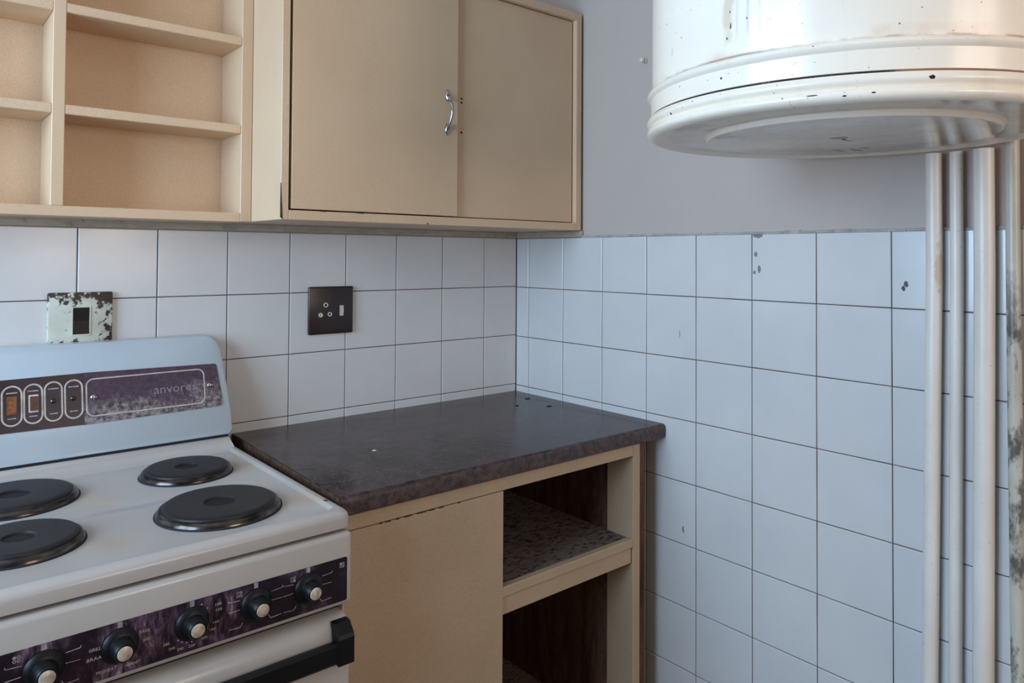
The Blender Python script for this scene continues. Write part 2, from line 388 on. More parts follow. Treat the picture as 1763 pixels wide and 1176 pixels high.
def rrect(x0, x1, y0, y1, r, n=6):
    pts = []
    for cx, cy, a in ((x1-r, y1-r, 0), (x0+r, y1-r, PI/2), (x0+r, y0+r, PI), (x1-r, y0+r, 3*PI/2)):
        for i in range(n+1):
            t = a + PI/2*i/n; pts.append((cx+r*math.cos(t), cy+r*math.sin(t)))
    return pts

# ------------------------------------------------------------------ room shell
PL = 0.008                                                      # plaster face lies this far behind the tile face
TT = 1.3755                                                     # top of the tiling
struct('floor', B(RX0-0.15, 0.15, RY0-0.15, 0.15, -0.1, 0.0), M_FLOOR)
struct('ceiling', B(RX0-0.15, 0.15, RY0-0.15, 0.15, RZ1, RZ1+0.1), M_CEIL)
wb = struct('wall_back', B(RX0, PL+0.14, PL, PL+0.14, 0, RZ1), M_PLASTER)
wr = struct('wall_right', B(PL, PL+0.14, RY0, PL, 0, RZ1), M_PLASTER)
def wall_with_hole(name, axis, f0, f1, a0, a1, h):
    bm = bm_new(); w0, w1, z0, z1 = h
    for (p, q, s, e) in ((a0, w0, 0, RZ1), (w1, a1, 0, RZ1), (w0, w1, 0, z0), (w0, w1, z1, RZ1)):
        if axis == 'X': box(bm, f0, f1, p, q, s, e)
        else: box(bm, p, q, f0, f1, s, e)
    return struct(name, bm, M_ROOM)
wall_with_hole('wall_left', 'X', RX0-0.14, RX0, RY0-0.14, PL+0.14, LWIN)
wall_with_hole('wall_front', 'Y', RY0-0.14, RY0, RX0, PL+0.14, FWIN)
def window(name, axis, f, h):
    w0, w1, z0, z1 = h; bm = bm_new(); t = 0.045
    segs = [(w0, w0+t, z0, z1), (w1-t, w1, z0, z1), (w0, w1, z0, z0+t), (w0, w1, z1-t, z1), ((w0+w1)/2-0.02, (w0+w1)/2+0.02, z0, z1)]
    for a, b, s, e in segs:
        if axis == 'X': box(bm, f-0.04, f, a, b, s, e)
        else: box(bm, a, b, f-0.04, f, s, e)
    return struct(name, bm, M_WINFR)
window('window_1', 'X', RX0-0.005, LWIN); window('window_2', 'Y', RY0-0.005, FWIN)

# tiles: each one a piece of its wall
obj('grout', B(-1.81, 0.003, 0.0035, PL, 0.7698, TT-0.001), M_GROUT, wb)
obj('grout', B(0.0035, PL, -1.738, 0.0035, 0.0, TT-0.001), M_GROUT, wr)
_tm = {}
def tile_mesh(w, h):
    k = (round(w, 4), round(h, 4))
    if k in _tm: return _tm[k]
    bm = bm_new(); g, c, d = 0.0010, 0.0016, 0.0055
    a, b = w/2-g, h/2-g
    back = [(-a, d, -b), (a, d, -b), (a, d, b), (-a, d, b)]
    mid = [(x, 0.0009, z) for x, y, z in back]
    fr = [(x*(1-c/a), 0.0, z*(1-c/b)) for x, y, z in back]
    loops(bm, [back, mid, fr], False, True)
    bmesh.ops.recalc_face_normals(bm, faces=bm.faces)
    me = bpy.data.meshes.new('tile'); bm.to_mesh(me); bm.free(); me.materials.append(M_TILE); _tm[k] = me; return me
def tile(parent, side, a0, a1, z0, z1, i, j):
    o = bpy.data.objects.new('tile', tile_mesh(abs(a1-a0), z1-z0)); COL.objects.link(o); o.parent = parent
    m = (a0+a1)/2; jit = 0.0004*random.random(); rx = random.uniform(-1, 1)*0.0028; rz = random.uniform(-1, 1)*0.0028
    if side == 'B': o.location = (m, jit, (z0+z1)/2); o.rotation_euler = (rx, 0, rz)
    else: o.location = (jit, m, (z0+z1)/2); o.rotation_euler = (0, rx, -PI/2+rz)
BX = [0.0, -0.1271, -0.2811, -0.4346, -0.5867, -0.7397, -0.8922, -1.045, -1.1997, -1.3525, -1.505, -1.6575, -1.81]
BZ = [TT, 1.2256, 1.0743, 0.9222, 0.7698]
RY = [0.0, -0.0572, -0.2079, -0.3622, -0.5177, -0.671, -0.8227, -0.9749, -1.1279, -1.2804, -1.4330, -1.5855, -1.738]
RZ = [TT-0.001, 1.2237, 1.0708, 0.9190, 0.7668, 0.6153, 0.4638, 0.313, 0.161, 0.009]
for i in range(len(BX)-1):
    for j in range(len(BZ)-1): tile(wb, 'B', BX[i+1], BX[i], BZ[j+1], BZ[j], i, j)
for i in range(len(RY)-1):
    for j in range(len(RZ)-1): tile(wr, 'R', RY[i+1], RY[i], RZ[j+1], RZ[j], i, j)
# grimy strip between the tiling and the cupboards, grey caulk along the right wall
struct('trim_1', B(-1.81, 0.0, -0.0015, PL+0.002, TT+0.0006, 1.394, 0.0012), M_TRIM)
bm = bm_new(); box(bm, -0.0015, PL+0.002, -0.285, -0.0015, TT+0.0002, 1.3935, 0.0012); struct('trim_2', bm, M_TRIM)
bm = bm_new()
for k in range(40):
    y1 = -0.285-k*0.0363; y0 = y1-0.0363; w = 0.0018+0.0018*random.random()
    box(bm, -w*0.4, PL+0.002, y0, y1, TT-0.0015-0.0008*random.random(), TT+0.003+0.002*random.random(), 0.0008)
struct('trim_3', bm, M_CAULK)

# ------------------------------------------------------------------ sliding-door wall cupboard
CY = -0.283
cup = thing('wall_cupboard', 'cream wall cupboard with two flat sliding doors, in the corner above the worktop', 'cupboard', (-0.442, -0.14, 1.394))
XL, XR, ZB, ZT = -0.8837, -0.0012, 1.394, 2.012
obj('side_panel', B(XL, XL+0.0172, CY, PL, ZB, ZT, 0.0012), M_CREAM, cup)
obj('side_panel', B(XR-0.021, XR, CY, PL, ZB, ZT, 0.0012), M_CREAM, cup)
obj('bottom_panel', B(XL+0.0172, XR-0.021, CY, PL, ZB, ZB+0.0205, 0.0012), M_CREAM, cup)
obj('top_panel', B(XL+0.0172, XR-0.021, CY, PL, ZT-0.021, ZT, 0.0012), M_CREAM, cup)
obj('back_panel', B(XL+0.017, XR-0.021, -0.002, PL-0.0005, ZB+0.02, ZT-0.02), M_RAW, cup)
dl = obj('door', B(XL+0.0232, -0.4345, CY+0.001, CY+0.012, ZB+0.0235, ZT-0.0235, 0.001), M_CREAM, cup)
dr = obj('door', B(-0.462, XR-0.0246, CY+0.0135, CY+0.0245, ZB+0.0232, ZT-0.0235, 0.001), M_CREAM, cup)
# chrome pull: leaf feet and a bowed grip
hx = -0.4668; zc = 1.670; yd = CY+0.001
h = obj('handle', bm_new(), M_CHROME, dl)
bm = bm_new()
path, rad = [], []
for i in range(17):
    t = i/16; z = zc+0.041-0.082*t
    path.append((hx, yd-0.004-0.019*math.sin(PI*t)**0.8, z)); rad.append((0.0045-0.0006*math.sin(PI*t), 0.0030))
tube(bm, path, rad, 12)
for s in (1, -1):
    ring = []
    prof = [(0.0, 0.0008), (0.009, 0.0058), (0.017, 0.0062), (0.024, 0.0042), (0.029, 0.0032)]
    for d, w in prof:
        zz = zc + s*(0.0565-d)
        ring.append([(hx+w*math.cos(a), yd-0.0002-max(0, math.sin(a))*(0.0022+d*0.18), zz) for a in [PI*k/8 for k in range(9)]]+[(hx, yd, zz)])
    loops(bm, ring)
bmesh.ops.recalc_face_normals(bm, faces=bm.faces)
for v in bm.verts: v.co -= OFF[dl.name]
bm.to_mesh(h.data); bm.free(); h.data.shade_smooth(); h['label'] = 'chrome bow handle'
# screw holes left by the lost second handle
for zz, rr in ((1.7032, 0.0028), (1.6284, 0.0030)):
    obj('screw_hole', lathe(bm_new(), [(rr, -0.0004), (rr*0.75, -0.0006)], (-0.4146, CY+0.0135, zz), 'Y', 10, True, True), M_CRUMB, dr, label='dark empty screw hole')
bm = bm_new(); prism(bm, [(-0.4185, 1.7125), (-0.4165, 1.7152), (-0.4135, 1.7150), (-0.4105, 1.7132), (-0.4115, 1.7112), (-0.4165, 1.7108)], 'Y', CY+0.0129, CY+0.0134)
obj('paint_chip', bm, M_CHIP, dr, label='dark chipped paint')
# split lower corner of the left side, chipped spots along the bottom rail
bm = bm_new(); prism(bm, [(XL-0.0006, 1.398), (XL+0.0042, 1.3955), (XL+0.0036, 1.410), (XL+0.0018, 1.436), (XL-0.0004, 1.470)], 'Y', CY-0.0006, CY+0.0015)
obj('split_edge', bm, M_CHIP, cup, label='dark split board edge')
bm = bm_new()
for cx, w, z in ((-0.522, 0.004, 1.3955), (-0.70, 0.010, 1.4135), (-0.79, 0.008, 1.4137)):
    prism(bm, [(cx-w, z), (cx-w*0.3, z+0.0026), (cx+w*0.5, z+0.002), (cx+w, z)], 'Y', CY-0.0004, CY+0.004)
stuff(obj('paint_chip', bm, M_CHIP, cup, label='dark chipped paint'))

# ------------------------------------------------------------------ open shelf unit
SY = -0.1225
sh = thing('open_shelf_unit', 'cream open shelf unit with pigeonhole compartments, left of the sliding-door cupboard', 'shelves', (-1.3, -0.06, 1.39))
sx0 = -1.60
obj('side_panel', B(-0.9088, XL-0.0006, SY, PL, 1.3935, 2.012, 0.0012), M_CREAM, sh)
obj('side_panel', B(sx0-0.024, sx0, SY, PL, 1.3935, 2.012, 0.0012), M_CREAM, sh)
obj('divider', B(-1.2672, -1.2455, SY, PL-0.004, 1.4125, 1.99, 0.0012), M_CREAM, sh)
obj('back_panel', B(sx0, -0.9088, PL-0.004, PL, 1.41, 1.99), M_CREAM, sh)
obj('bottom_panel', B(sx0, -0.9088, SY, PL-0.004, 1.3925, 1.4125, 0.0012), M_CREAM, sh)
obj('top_panel', B(sx0, -0.9088, SY, PL-0.004, 1.99, 2.012, 0.0012), M_CREAM, sh)
for z in (1.5885, 1.7845):
    obj('shelf', B(-1.2455, -0.9088, SY+0.0006, PL-0.004, z, z+0.0188, 0.0014), M_CREAM, sh)
    obj('shelf', B(sx0, -1.2672, SY+0.0006, PL-0.004, z-0.0005, z+0.0183, 0.0014), M_CREAM, sh)

# ------------------------------------------------------------------ worktop
WZ, WT, WYF = 0.9005, 0.0345, -0.5815
wt = thing('worktop', 'dark brown mottled laminate worktop in the tiled corner, right of the stove', 'worktop', (-0.445, -0.29, WZ-WT))
prof = [(0.0005, WZ-WT), (0.0005, WZ), (WYF+0.010, WZ)]
for k in range(1, 6):
    a = PI/2*k/6; prof.append((WYF+0.010-0.010*math.sin(a), WZ-0.010+0.010*math.cos(a)))
prof += [(WYF, WZ-0.012), (WYF, WZ-WT+0.004), (WYF+0.004, WZ-WT)]
xl = lambda y: -0.8765+0.0285*y*1.0
bm = bm_new(); prism(bm, prof, 'X', 0, 1)
for v in bm.verts: v.co.x = xl(v.co.y) if v.co.x < 0.5 else -0.0015
slab = obj('slab', bm, [M_TOP, M_TOPEDGE], wt, True)
for p in slab.data.polygons:
    if p.normal.y < -0.75: p.material_index = 1
bm = bm_new(); prism(bm, [(p[0], p[1]) for p in [(0.0, WZ-WT+0.001), (0.0, WZ-0.0015), (WYF+0.009, WZ-0.0015), (WYF+0.0035, WZ-0.005), (WYF+0.002, WZ-0.012), (WYF+0.002, WZ-WT+0.004), (WYF+0.005, WZ-WT+0.001)]], 'X', 0, 1)
for v in bm.verts: v.co.x = xl(v.co.y)-(0.0016 if v.co.x < 0.5 else -0.0002)
obj('chipboard_edge', bm, M_CHIP, wt, label='raw chipboard end')
bm = bm_new(); prism(bm, [(-0.699, -0.343), (-0.695, -0.3465), (-0.689, -0.344), (-0.6905, -0.340), (-0.697, -0.3395)], 'Z', WZ, WZ+0.0008)
tag(obj('paint_flake', bm, M_FLAKEW), 'small white paint flake lying on the dark worktop', 'flake')
for k, (x, y, w, lab) in enumerate(((-0.0593, -0.1222, 0.008, 'dark crumb on the worktop closest to the wall corner'),
                                    (-0.1483, -0.1786, 0.004, 'smallest dark crumb on the worktop, left of the other two'),
                                    (-0.0835, -0.2405, 0.007, 'dark crumb on the worktop near the right wall, farthest out of the three'))):
    bm = bm_new(); prism(bm, [(x-w, y+0.002), (x-w*0.2, y-0.004), (x+w, y-0.003), (x+w*0.6, y+0.001), (x, y+0.004)], 'Z', WZ, WZ+0.0018)
    tag(obj('crumb', bm, M_CRUMB), lab, 'crumb', 'crumbs on the worktop')

# ------------------------------------------------------------------ base cabinet
BF = -0.5725
bc = thing('base_cabinet', 'beige base cabinet with a closed panel and open dirty shelves, under the dark worktop', 'cabinet', (-0.48, -0.29, 0.0))
CT = WZ-WT-0.0005
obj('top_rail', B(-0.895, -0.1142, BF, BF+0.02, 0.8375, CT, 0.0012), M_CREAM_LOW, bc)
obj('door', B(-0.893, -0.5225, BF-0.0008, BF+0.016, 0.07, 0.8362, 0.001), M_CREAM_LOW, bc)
bm = bm_new()
for x, w in ((-0.795, 0.006), (-0.775, 0.004), (-0.752, 0.010), (-0.722, 0.012), (-0.700, 0.008), (-0.678, 0.006), (-0.636, 0.003), (-0.81, 0.003)):
    prism(bm, [(x-w, 0.8362), (x-w*0.2, 0.8384), (x+w*0.7, 0.8378), (x+w, 0.8364), (x, 0.8354)], 'Y', BF-0.0012, BF+0.002)
stuff(obj('paint_chip', bm, M_CHIP, bc, label='dark chipped seam'))
obj('side_panel', B(-0.893, -0.876, BF+0.02, -0.012, 0.0, CT), M_RAW, bc)
obj('stile', B(-0.1137, -0.0885, BF, -0.487, 0.0, CT, 0.0015), M_CREAM_LOW, bc)
obj('side_panel', B(-0.1120, -0.0885, -0.487, -0.012, 0.0, CT), M_RAW, bc, label='bare dark inner side')
obj('filler_batten', B(-0.0882, -0.0690, BF+0.004, -0.012, 0.0, CT), M_RAW, bc, label='bare dark batten')
obj('shelf', B(-0.876, -0.1125, BF+0.016, -0.016, 0.617, 0.6365), M_DUSTY, bc, label='dirty stained shelf board')
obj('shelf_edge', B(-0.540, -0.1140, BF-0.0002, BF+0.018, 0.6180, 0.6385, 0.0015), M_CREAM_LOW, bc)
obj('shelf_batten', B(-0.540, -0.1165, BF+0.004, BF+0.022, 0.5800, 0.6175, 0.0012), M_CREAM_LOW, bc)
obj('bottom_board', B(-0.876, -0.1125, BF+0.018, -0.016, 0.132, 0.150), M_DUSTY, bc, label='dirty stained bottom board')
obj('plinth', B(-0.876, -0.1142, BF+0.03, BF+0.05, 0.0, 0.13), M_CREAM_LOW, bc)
obj('back_panel', B(-0.893, -0.0885, -0.012, -0.002, 0.0, CT), M_RAW, bc)
obj('inner_post', B(-0.535, -0.505, -0.44, -0.41, 0.15, CT), simple('grey_post_paint', srgb(120, 116, 112), None, 1, 0.7), bc, label='grey inner post')

# ------------------------------------------------------------------ stove
SX0, SX1 = -1.509, -0.902
st = thing('stove', 'old white four-plate electric stove with purple control strips, left of the worktop', 'stove', (-1.2055, -0.33, 0.0))
bd = obj('body', B(SX0+0.006, SX1-0.005, -0.600, -0.03, 0.03, 0.872), M_GAP, st, label='dark recessed body')
obj('side_panel', B(SX1-0.005, SX1-0.003, -0.615, -0.03, 0.03, 0.866), M_ENAMEL, st)
obj('side_panel', B(SX0+0.003, SX0+0.005, -0.615, -0.03, 0.03, 0.866), M_ENAMEL, st)
for x in (SX0+0.05, SX1-0.05):
    for y in (-0.56, -0.08):
        obj('foot', lathe(bm_new(), [(0.018, 0.0), (0.018, 0.022), (0.012, 0.031)], (x, y, 0), 'Z', 16, True, True), M_BLACK, st)
# hob: pressed sheet with raised rim
CZ = 0.8925
bm = bm_new(); rings = []
for ins, z, rr in ((0.0, 0.8705, 0.014), (0.0, 0.886, 0.014), (0.0012, 0.8915, 0.014), (0.0045, 0.8955, 0.015), (0.009, 0.8975, 0.016), (0.0165, 0.8976, 0.016), (0.0178, 0.8972, 0.0165), (0.0222, CZ+0.0004, 0.018), (0.0235, CZ, 0.02)):
    rings.append([(x, y, z) for x, y in rrect(SX0+ins, SX1-ins, -0.6345+ins*1.25, -0.075-ins, rr)])
loops(bm, rings)
obj('hob', bm, M_COOK, st, True)
bm = bm_new(); prism(bm, [(-0.128, CZ-0.002), (-0.112, CZ+0.003), (-0.099, CZ+0.010), (-0.092, CZ+0.020), (-0.0885, CZ+0.0225), (-0.03, CZ+0.0225), (-0.03, CZ-0.01), (-0.128, CZ-0.01)], 'X', SX0+0.012, SX1-0.010, 0.003)
obj('rear_upstand', bm, M_COOK, st, True)
def hotplate(x, y, r, name='hotplate'):
    z = CZ
    base = obj(name, lathe(bm_new(), [(0.0, z+0.0118), (r*0.235, z+0.0118), (r*0.262, z+0.0150), (r*0.80, z+0.0158), (r*0.865, z+0.0152), (r*0.893, z+0.0132), (r*0.90, z+0.010), (r*0.90, z)], (x, y, 0), 'Z', 64), M_IRON, st, True)
    obj('rim', lathe(bm_new(), [(r*0.90, z+0.011), (r*0.925, z+0.0112), (r*0.955, z+0.0095), (r*0.992, z+0.0022), (r*0.992, z), (r*0.9, z)], (x, y, 0), 'Z', 64), M_RIM, base, True, label='brown steel rim')
    obj('base_ring', lathe(bm_new(), [(r*0.985, z+0.0028), (r*1.01, z+0.0018), (r*1.015, z-0.0003), (r*0.98, z-0.0003)], (x, y, 0), 'Z', 64), M_GAP, base, True, label='black base ring')
    obj('centre_dimple', lathe(bm_new(), [(0.001, z+0.01195), (r*0.232, z+0.01195), (r*0.252, z+0.0140)], (x, y, 0), 'Z', 40), M_IRON_PIT, base, True, label='darker sunken centre')
    return base
hotplate(-1.0465, -0.2340, 0.0845)['label'] = 'smaller hotplate, right rear'
hotplate(-1.0660, -0.4810, 0.0995)['label'] = 'larger hotplate, right front'
hotplate(-1.3260, -0.2220, 0.0980)['label'] = 'larger hotplate, left rear'
hotplate(-1.3450, -0.4560, 0.0860)['label'] = 'smaller hotplate, left front'
# splashback: leaning box with rounded outline
P0 = Vector((0, -0.085, 0.92)); VD = Vector((0, 0.05, 0.217)).normalized(); NB = Vector((0, 0.974, -0.2244))
half = [(-0.9105, 0.0005), (-0.9045, 0.008), (-0.9035, 0.045), (-0.9078, 0.086), (-0.9150, 0.165), (-0.9195, 0.193), (-0.9270, 0.2105), (-0.9385, 0.2205), (-0.9550, 0.2250)]
mx = (SX0+SX1)/2
outl = half + [(2*mx-x, v) for x, v in reversed(half)]
def sbp(x, v, d): return Vector((x, 0, 0)) + P0 + VD*v - Vector((0, VD.z, -VD.y))*d     # d > 0 towards the room
cx, cv = mx, 0.11
def shr(s): return [(x+(cx-x)/abs(cx-x)*s if abs(cx-x) > s else x, v+(cv-v)/abs(cv-v)*s) for x, v in outl]
bm = bm_new()
back = [Vector((p.x, max(p.y+0.028, -0.006) if p.y+0.028 > -0.006 else p.y+0.028, p.z)) for p in [sbp(x, v, 0) for x, v in outl]]
loops(bm, [back, [sbp(x, v, -0.006) for x, v in outl], [sbp(x, v, -0.0018) for x, v in shr(0.0016)], [sbp(x, v, 0) for x, v in shr(0.005)]])
obj('gap_shade', B(SX0+0.012, SX1-0.012, -0.0810, -0.03, 0.910, 0.922), M_GAP, st, label='dark strip for the shaded gap under the splashback')  # dark strip added to paint the shade in the gap below the panel
sb = obj('splashback', bm, M_ENAMEL_SKY, st, True)
def plate(pts, d0, d1, name, mat, parent, label=None):
    bm = bm_new(); loops(bm, [[sbp(x, v, d0) for x, v in pts], [sbp(x, v, d1) for x, v in pts]]); return obj(name, bm, mat, parent, False, label)
pl1 = plate([(-1.1947, 0.0610), (-1.1947, 0.1636), (-1.470, 0.1620), (-1.484, 0.0645)], 0, 0.0011, 'control_plate', M_PLATE, sb, 'dark purple plate with rocker switches')
c0 = [(-1.1943, 0.0606), (-0.9245, 0.0648), (-0.9215, 0.0675), (-0.9320, 0.1560), (-0.9360, 0.1592), (-1.1943, 0.1640)]
pl2 = plate(c0, 0, 0.0012, 'name_plate', M_PLATE_WORN, sb, 'worn purple name plate')
def ring_outline(pts_o, pts_i, name, mat, parent, d=0.0012, t=0.0004):
    bm = bm_new(); n = len(pts_o)
    lo = [[bm.verts.new(sbp(x, v, dd)) for x, v in P] for P, dd in ((pts_o, d), (pts_o, d+t), (pts_i, d+t), (pts_i, d))]
    for a, b in zip(lo, lo[1:]):
        for i in range(n): bm.faces.new((a[i], a[(i+1) % n], b[(i+1) % n], b[i]))
    return obj(name, bm, mat, parent)
for ox, ov, hw, hh in ((-1.3148, 0.1125, 0.0172, 0.0385), (-1.2803, 0.1130, 0.0163, 0.0385), (-1.2468, 0.1135, 0.0160, 0.0390), (-1.2122, 0.1138, 0.0165, 0.0388)):
    lw = 0.0030
    ring_outline(rrect(ox-hw, ox+hw, ov-hh, ov+hh, hw, 8), rrect(ox-hw+lw, ox+hw-lw, ov-hh+lw, ov+hh-lw, hw-lw, 8), 'printed_outline', M_PRINT, pl1)
    for k, (vv, ww) in enumerate(((ov+0.0245, 0.009), (ov-0.0235, 0.007))):
        plate(rrect(ox-ww, ox+ww, vv-0.0011, vv+0.0011, 0.0008, 2), 0.0011, 0.00135, 'printed_mark', M_PRINT_W, pl1)
ring_outline(rrect(-1.1912, -0.9595, 0.0745, 0.1512, 0.015, 8), rrect(-1.1885, -0.9620, 0.0772, 0.1485, 0.0125, 8), 'printed_outline', M_PRINT, pl2)
for ox, mat in ((-1.3150, M_AMBER), (-1.2800, M_RUSTRED)):
    f = plate(rrect(ox-0.0080, ox+0.0080, 0.0965, 0.1300, 0.001, 2), 0.0011, 0.0030, 'switch_bezel', M_PALE if mat is M_RUSTRED else M_AMBER, pl1)
    plate(rrect(ox-0.0058, ox+0.0074, 0.0995, 0.1270, 0.001, 2), 0.0030, 0.0062, 'rocker_switch', mat, pl1)
def dome(x, v, r, parent, name, mat, d=0.0011):
    bm = bm_new(); rings = []
    Xa = Vector((1, 0, 0)); Ya = VD
    for rr, hh in ((r, 0), (r*0.92, r*0.35), (r*0.6, r*0.62), (r*0.15, r*0.72)):
        rings.append([sbp(x, v, d+hh)+Xa*rr*math.cos(2*PI*k/14)+Ya*rr*math.sin(2*PI*k/14) for k in range(14)])
    loops(bm, rings); return obj(name, bm, mat, parent, True)
dome(-1.2468, 0.1140, 0.0052, pl1, 'indicator_lamp', M_RIM); dome(-1.2130, 0.1152, 0.0050, pl1, 'indicator_lamp', M_RIM)
dome(-1.1772, 0.1132, 0.0064, pl2, 'screw', M_CHROME, 0.0012); dome(-0.9489, 0.1127, 0.0062, pl2, 'screw', M_CHROME, 0.0012)
text('lettering', 'anvores', 0.026, sbp(-1.021, 0.114, 0.0013), (1, 0, 0), VD, simple('faint_print', srgb(138, 122, 134), None, 1, 0.5), pl2, fit=0.086)
# control fascia with black plate
FY = -0.637
fa = obj('fascia', B(SX0, SX1+0.0012, FY, -0.598, 0.7445, 0.8640, 0.009, 3), M_ENAMEL, st, True)
bm = bm_new(); prism(bm, rrect(SX0+0.011, -0.9112, 0.7535, 0.8240, 0.0025, 2), 'Y', FY-0.0010, FY+0.001)
fp = obj('control_plate', bm, M_PLATE_STREAK, fa, label='scratched dark purple control plate')
FYP = FY-0.0010
def mark(pts, name='printed_mark', mat=M_PRINT_W, d=0.0002):
    bm = bm_new(); prism(bm, pts, 'Y', FYP-d, FYP+0.0002); return bm
KN = [-0.9793, -1.0633, -1.1560, -1.2490, -1.3368, -1.4290]
for i, kx in enumerate(KN):
    kz = 0.7925
    kb = obj('knob', lathe(bm_new(), [(0.0, FYP), (0.0235, FYP), (0.0235, FYP-0.003), (0.0205, FYP-0.007), (0.0150, FYP-0.009), (0.0142, FYP-0.012), (0.0128, FYP-0.026), (0.0112, FYP-0.028), (0.0, FYP-0.028)], (kx, 0, kz), 'Y', 36), M_BLACK, fp, True)
    # metal cap
    obj('knob_cap', lathe(bm_new(), [(0.0094, FYP-0.0275), (0.0094, FYP-0.0288), (0.0085, FYP-0.0294), (0.0, FYP-0.0296)], (kx, 0, kz), 'Y', 28), M_CAP, fp, True, label='scuffed metal knob cap')
    obj('pointer_mark', mark([(kx-0.0030, 0.8125), (kx+0.0030, 0.8125), (kx+0.0030, 0.8236), (kx-0.0030, 0.8236)]), M_PRINT_W, fp)
TX, TY = (1, 0, 0), (0, 0, 1)
def ft(s, x, z, w, size=0.0060): text('lettering', s, size, (x, FYP-0.0003, z), TX, TY, M_PRINT, fp, fit=w)
ft('BRAAI', -1.2790, 0.7845, 0.019); ft('PREHEAT', -1.2650, 0.7640, 0.025); ft('VERHIT', -1.2325, 0.7625, 0.019)
ft('BAKE', -1.2185, 0.8015, 0.0135); ft('BAK', -1.2155, 0.7895, 0.009); ft('GRILL', -1.2790, 0.7965, 0.0145)
for s, x, z in (('100', -1.1195, 0.8085), ('120', -1.1185, 0.8005), ('160', -1.1225, 0.7835), ('180', -1.1275, 0.7745), ('200', -1.1385, 0.7660), ('220', -1.1560, 0.7605), ('240', -1.1715, 0.7610), ('260', -1.1830, 0.7655), ('280', -1.1900, 0.7735)):
    ft(s, x, z, 0.0085, 0.0052)
bm = bm_new()
for a in (60, 35, -120, -105, -90, -135):
    x, z = -1.156+0.0262*math.cos(math.radians(a)), 0.7925+0.0262*math.sin(math.radians(a))
    prism(bm, [(x+0.0011*math.cos(k*PI/3), z+0.0011*math.sin(k*PI/3)) for k in range(6)], 'Y', FYP-0.0003, FYP+0.0002)
stuff(obj('printed_dots', bm, M_PRINT, fp))
# four-circle plate symbols and scale lines
bm = bm_new(); bl = bm_new()
def ringmark(x, z, ro, ri):
    n = 12
    vs = [[bm.verts.new((x+r*math.cos(2*PI*k/n), y, z+r*math.sin(2*PI*k/n))) for k in range(n)] for r, y in ((ro, FYP), (ro, FYP-0.0003), (ri, FYP-0.0003), (ri, FYP))]
    for a, b in zip(vs, vs[1:]):
        for i in range(n): bm.faces.new((a[i], a[(i+1) % n], b[(i+1) % n], b[i]))
for x, z, f in ((-0.9205, 0.8125, 0), (-1.0045, 0.8120, 3), (-1.0885, 0.8135, 1), (-1.3660, 0.8140, 0)):
    for k, (dx, dz) in enumerate(((-0.0023, 0.0023), (0.0023, 0.0023), (-0.0023, -0.0023), (0.0023, -0.0023))):
        ringmark(x+dx, z+dz, 0.0020, 0.0004 if k == f else 0.0013)
def line(x0, z0, x1, z1, w=0.00045):
    d = Vector((x1-x0, z1-z0)).normalized(); nx, nz = -d.y*w, d.x*w
    prism(bl, [(x0+nx, z0+nz), (x1+nx, z1+nz), (x1-nx, z1-nz), (x0-nx, z0-nz)], 'Y', FYP-0.0003, FYP+0.0002)
for kx in (-0.9793, -1.0633, -1.3368):
    for s in (1, -1):
        line(kx+s*0.024, 0.8040, kx+s*0.041, 0.8052); line(kx+s*0.024, 0.7905, kx+s*0.041, 0.7898)
        line(kx+s*0.0195, 0.7700, kx+s*0.0235, 0.7640); line(kx+s*0.0235, 0.7640, kx+s*0.040, 0.7652); line(kx+s*0.041, 0.8052, kx+s*0.0415, 0.8080)
stuff(obj('plate_symbols', bm, M_PRINT_W, fp)); stuff(obj('scale_lines', bl, M_PRINT_W, fp))
# oven door with black bar handle
bm = bm_new(); prism(bm, [(-0.602, 0.16), (-0.636, 0.16), (-0.6370, 0.700), (-0.6345, 0.7125), (-0.6285, 0.7205), (-0.618, 0.7260), (-0.602, 0.728)], 'X', SX0+0.002, SX1-0.0015, 0.006, 3)
od = obj('oven_door', bm, M_ENAMEL, st, True)
hd = obj('door_handle', prism(bm_new(), [(-0.654, 0.6625), (-0.658, 0.6670), (-0.658, 0.6930), (-0.654, 0.6970), (-0.646, 0.6970), (-0.646, 0.6625)], 'X', SX0+0.01, -0.9190, 0.001), M_BLACK, od, label='black bar handle')
for x0, x1 in ((-0.9365, -0.9075), (SX0+0.005, SX0+0.035)):
    obj('handle_bracket', prism(bm_new(), [(-0.6300, 0.7225), (-0.6430, 0.7225), (-0.6575, 0.7080), (-0.6600, 0.7020), (-0.6600, 0.6605), (-0.6300, 0.6605)], 'X', x0, x1, 0.0015), M_BLACK, hd)
obj('lower_panel', B(SX0+0.002, SX1-0.0015, -0.634, -0.602, 0.035, 0.152, 0.005, 2), M_ENAMEL, st, True)

# ------------------------------------------------------------------ socket and isolator on the back wall
so = thing('wall_socket', 'dark brown three-pin wall socket with a white switch, on the back tiles', 'socket', (-0.630, 0, 1.18))
bm = bm_new(); box(bm, -0.6925, -0.5690, -0.0085, 0.0005, 1.1185, 1.2400, 0.004, 3)
fpz = obj('face_plate', bm, M_BAKELITE, so, True); PY = -0.0085
for x, z, r in ((-0.6470, 1.1930, 0.0062), (-0.6610, 1.1680, 0.0058), (-0.6358, 1.1690, 0.0056)):
    clog = r == 0.0058
    obj('pin_socket', lathe(bm_new(), [(r, PY+0.0002), (r, PY-0.0014), (r*0.80, PY-0.0020), (r*0.56, PY-0.0012), (r*0.56, PY+0.0002)], (x, 0, z), 'Y', 24), M_PALE, fpz, True, label='cream-ringed pin hole')
    obj('pin_hole', lathe(bm_new(), [(r*0.56, PY-0.0011 if clog else PY-0.0002), (0.0005, PY-0.0012 if clog else PY-0.0003)], (x, 0, z), 'Y', 20, True, True), M_CAP if clog else M_CRUMB, fpz)
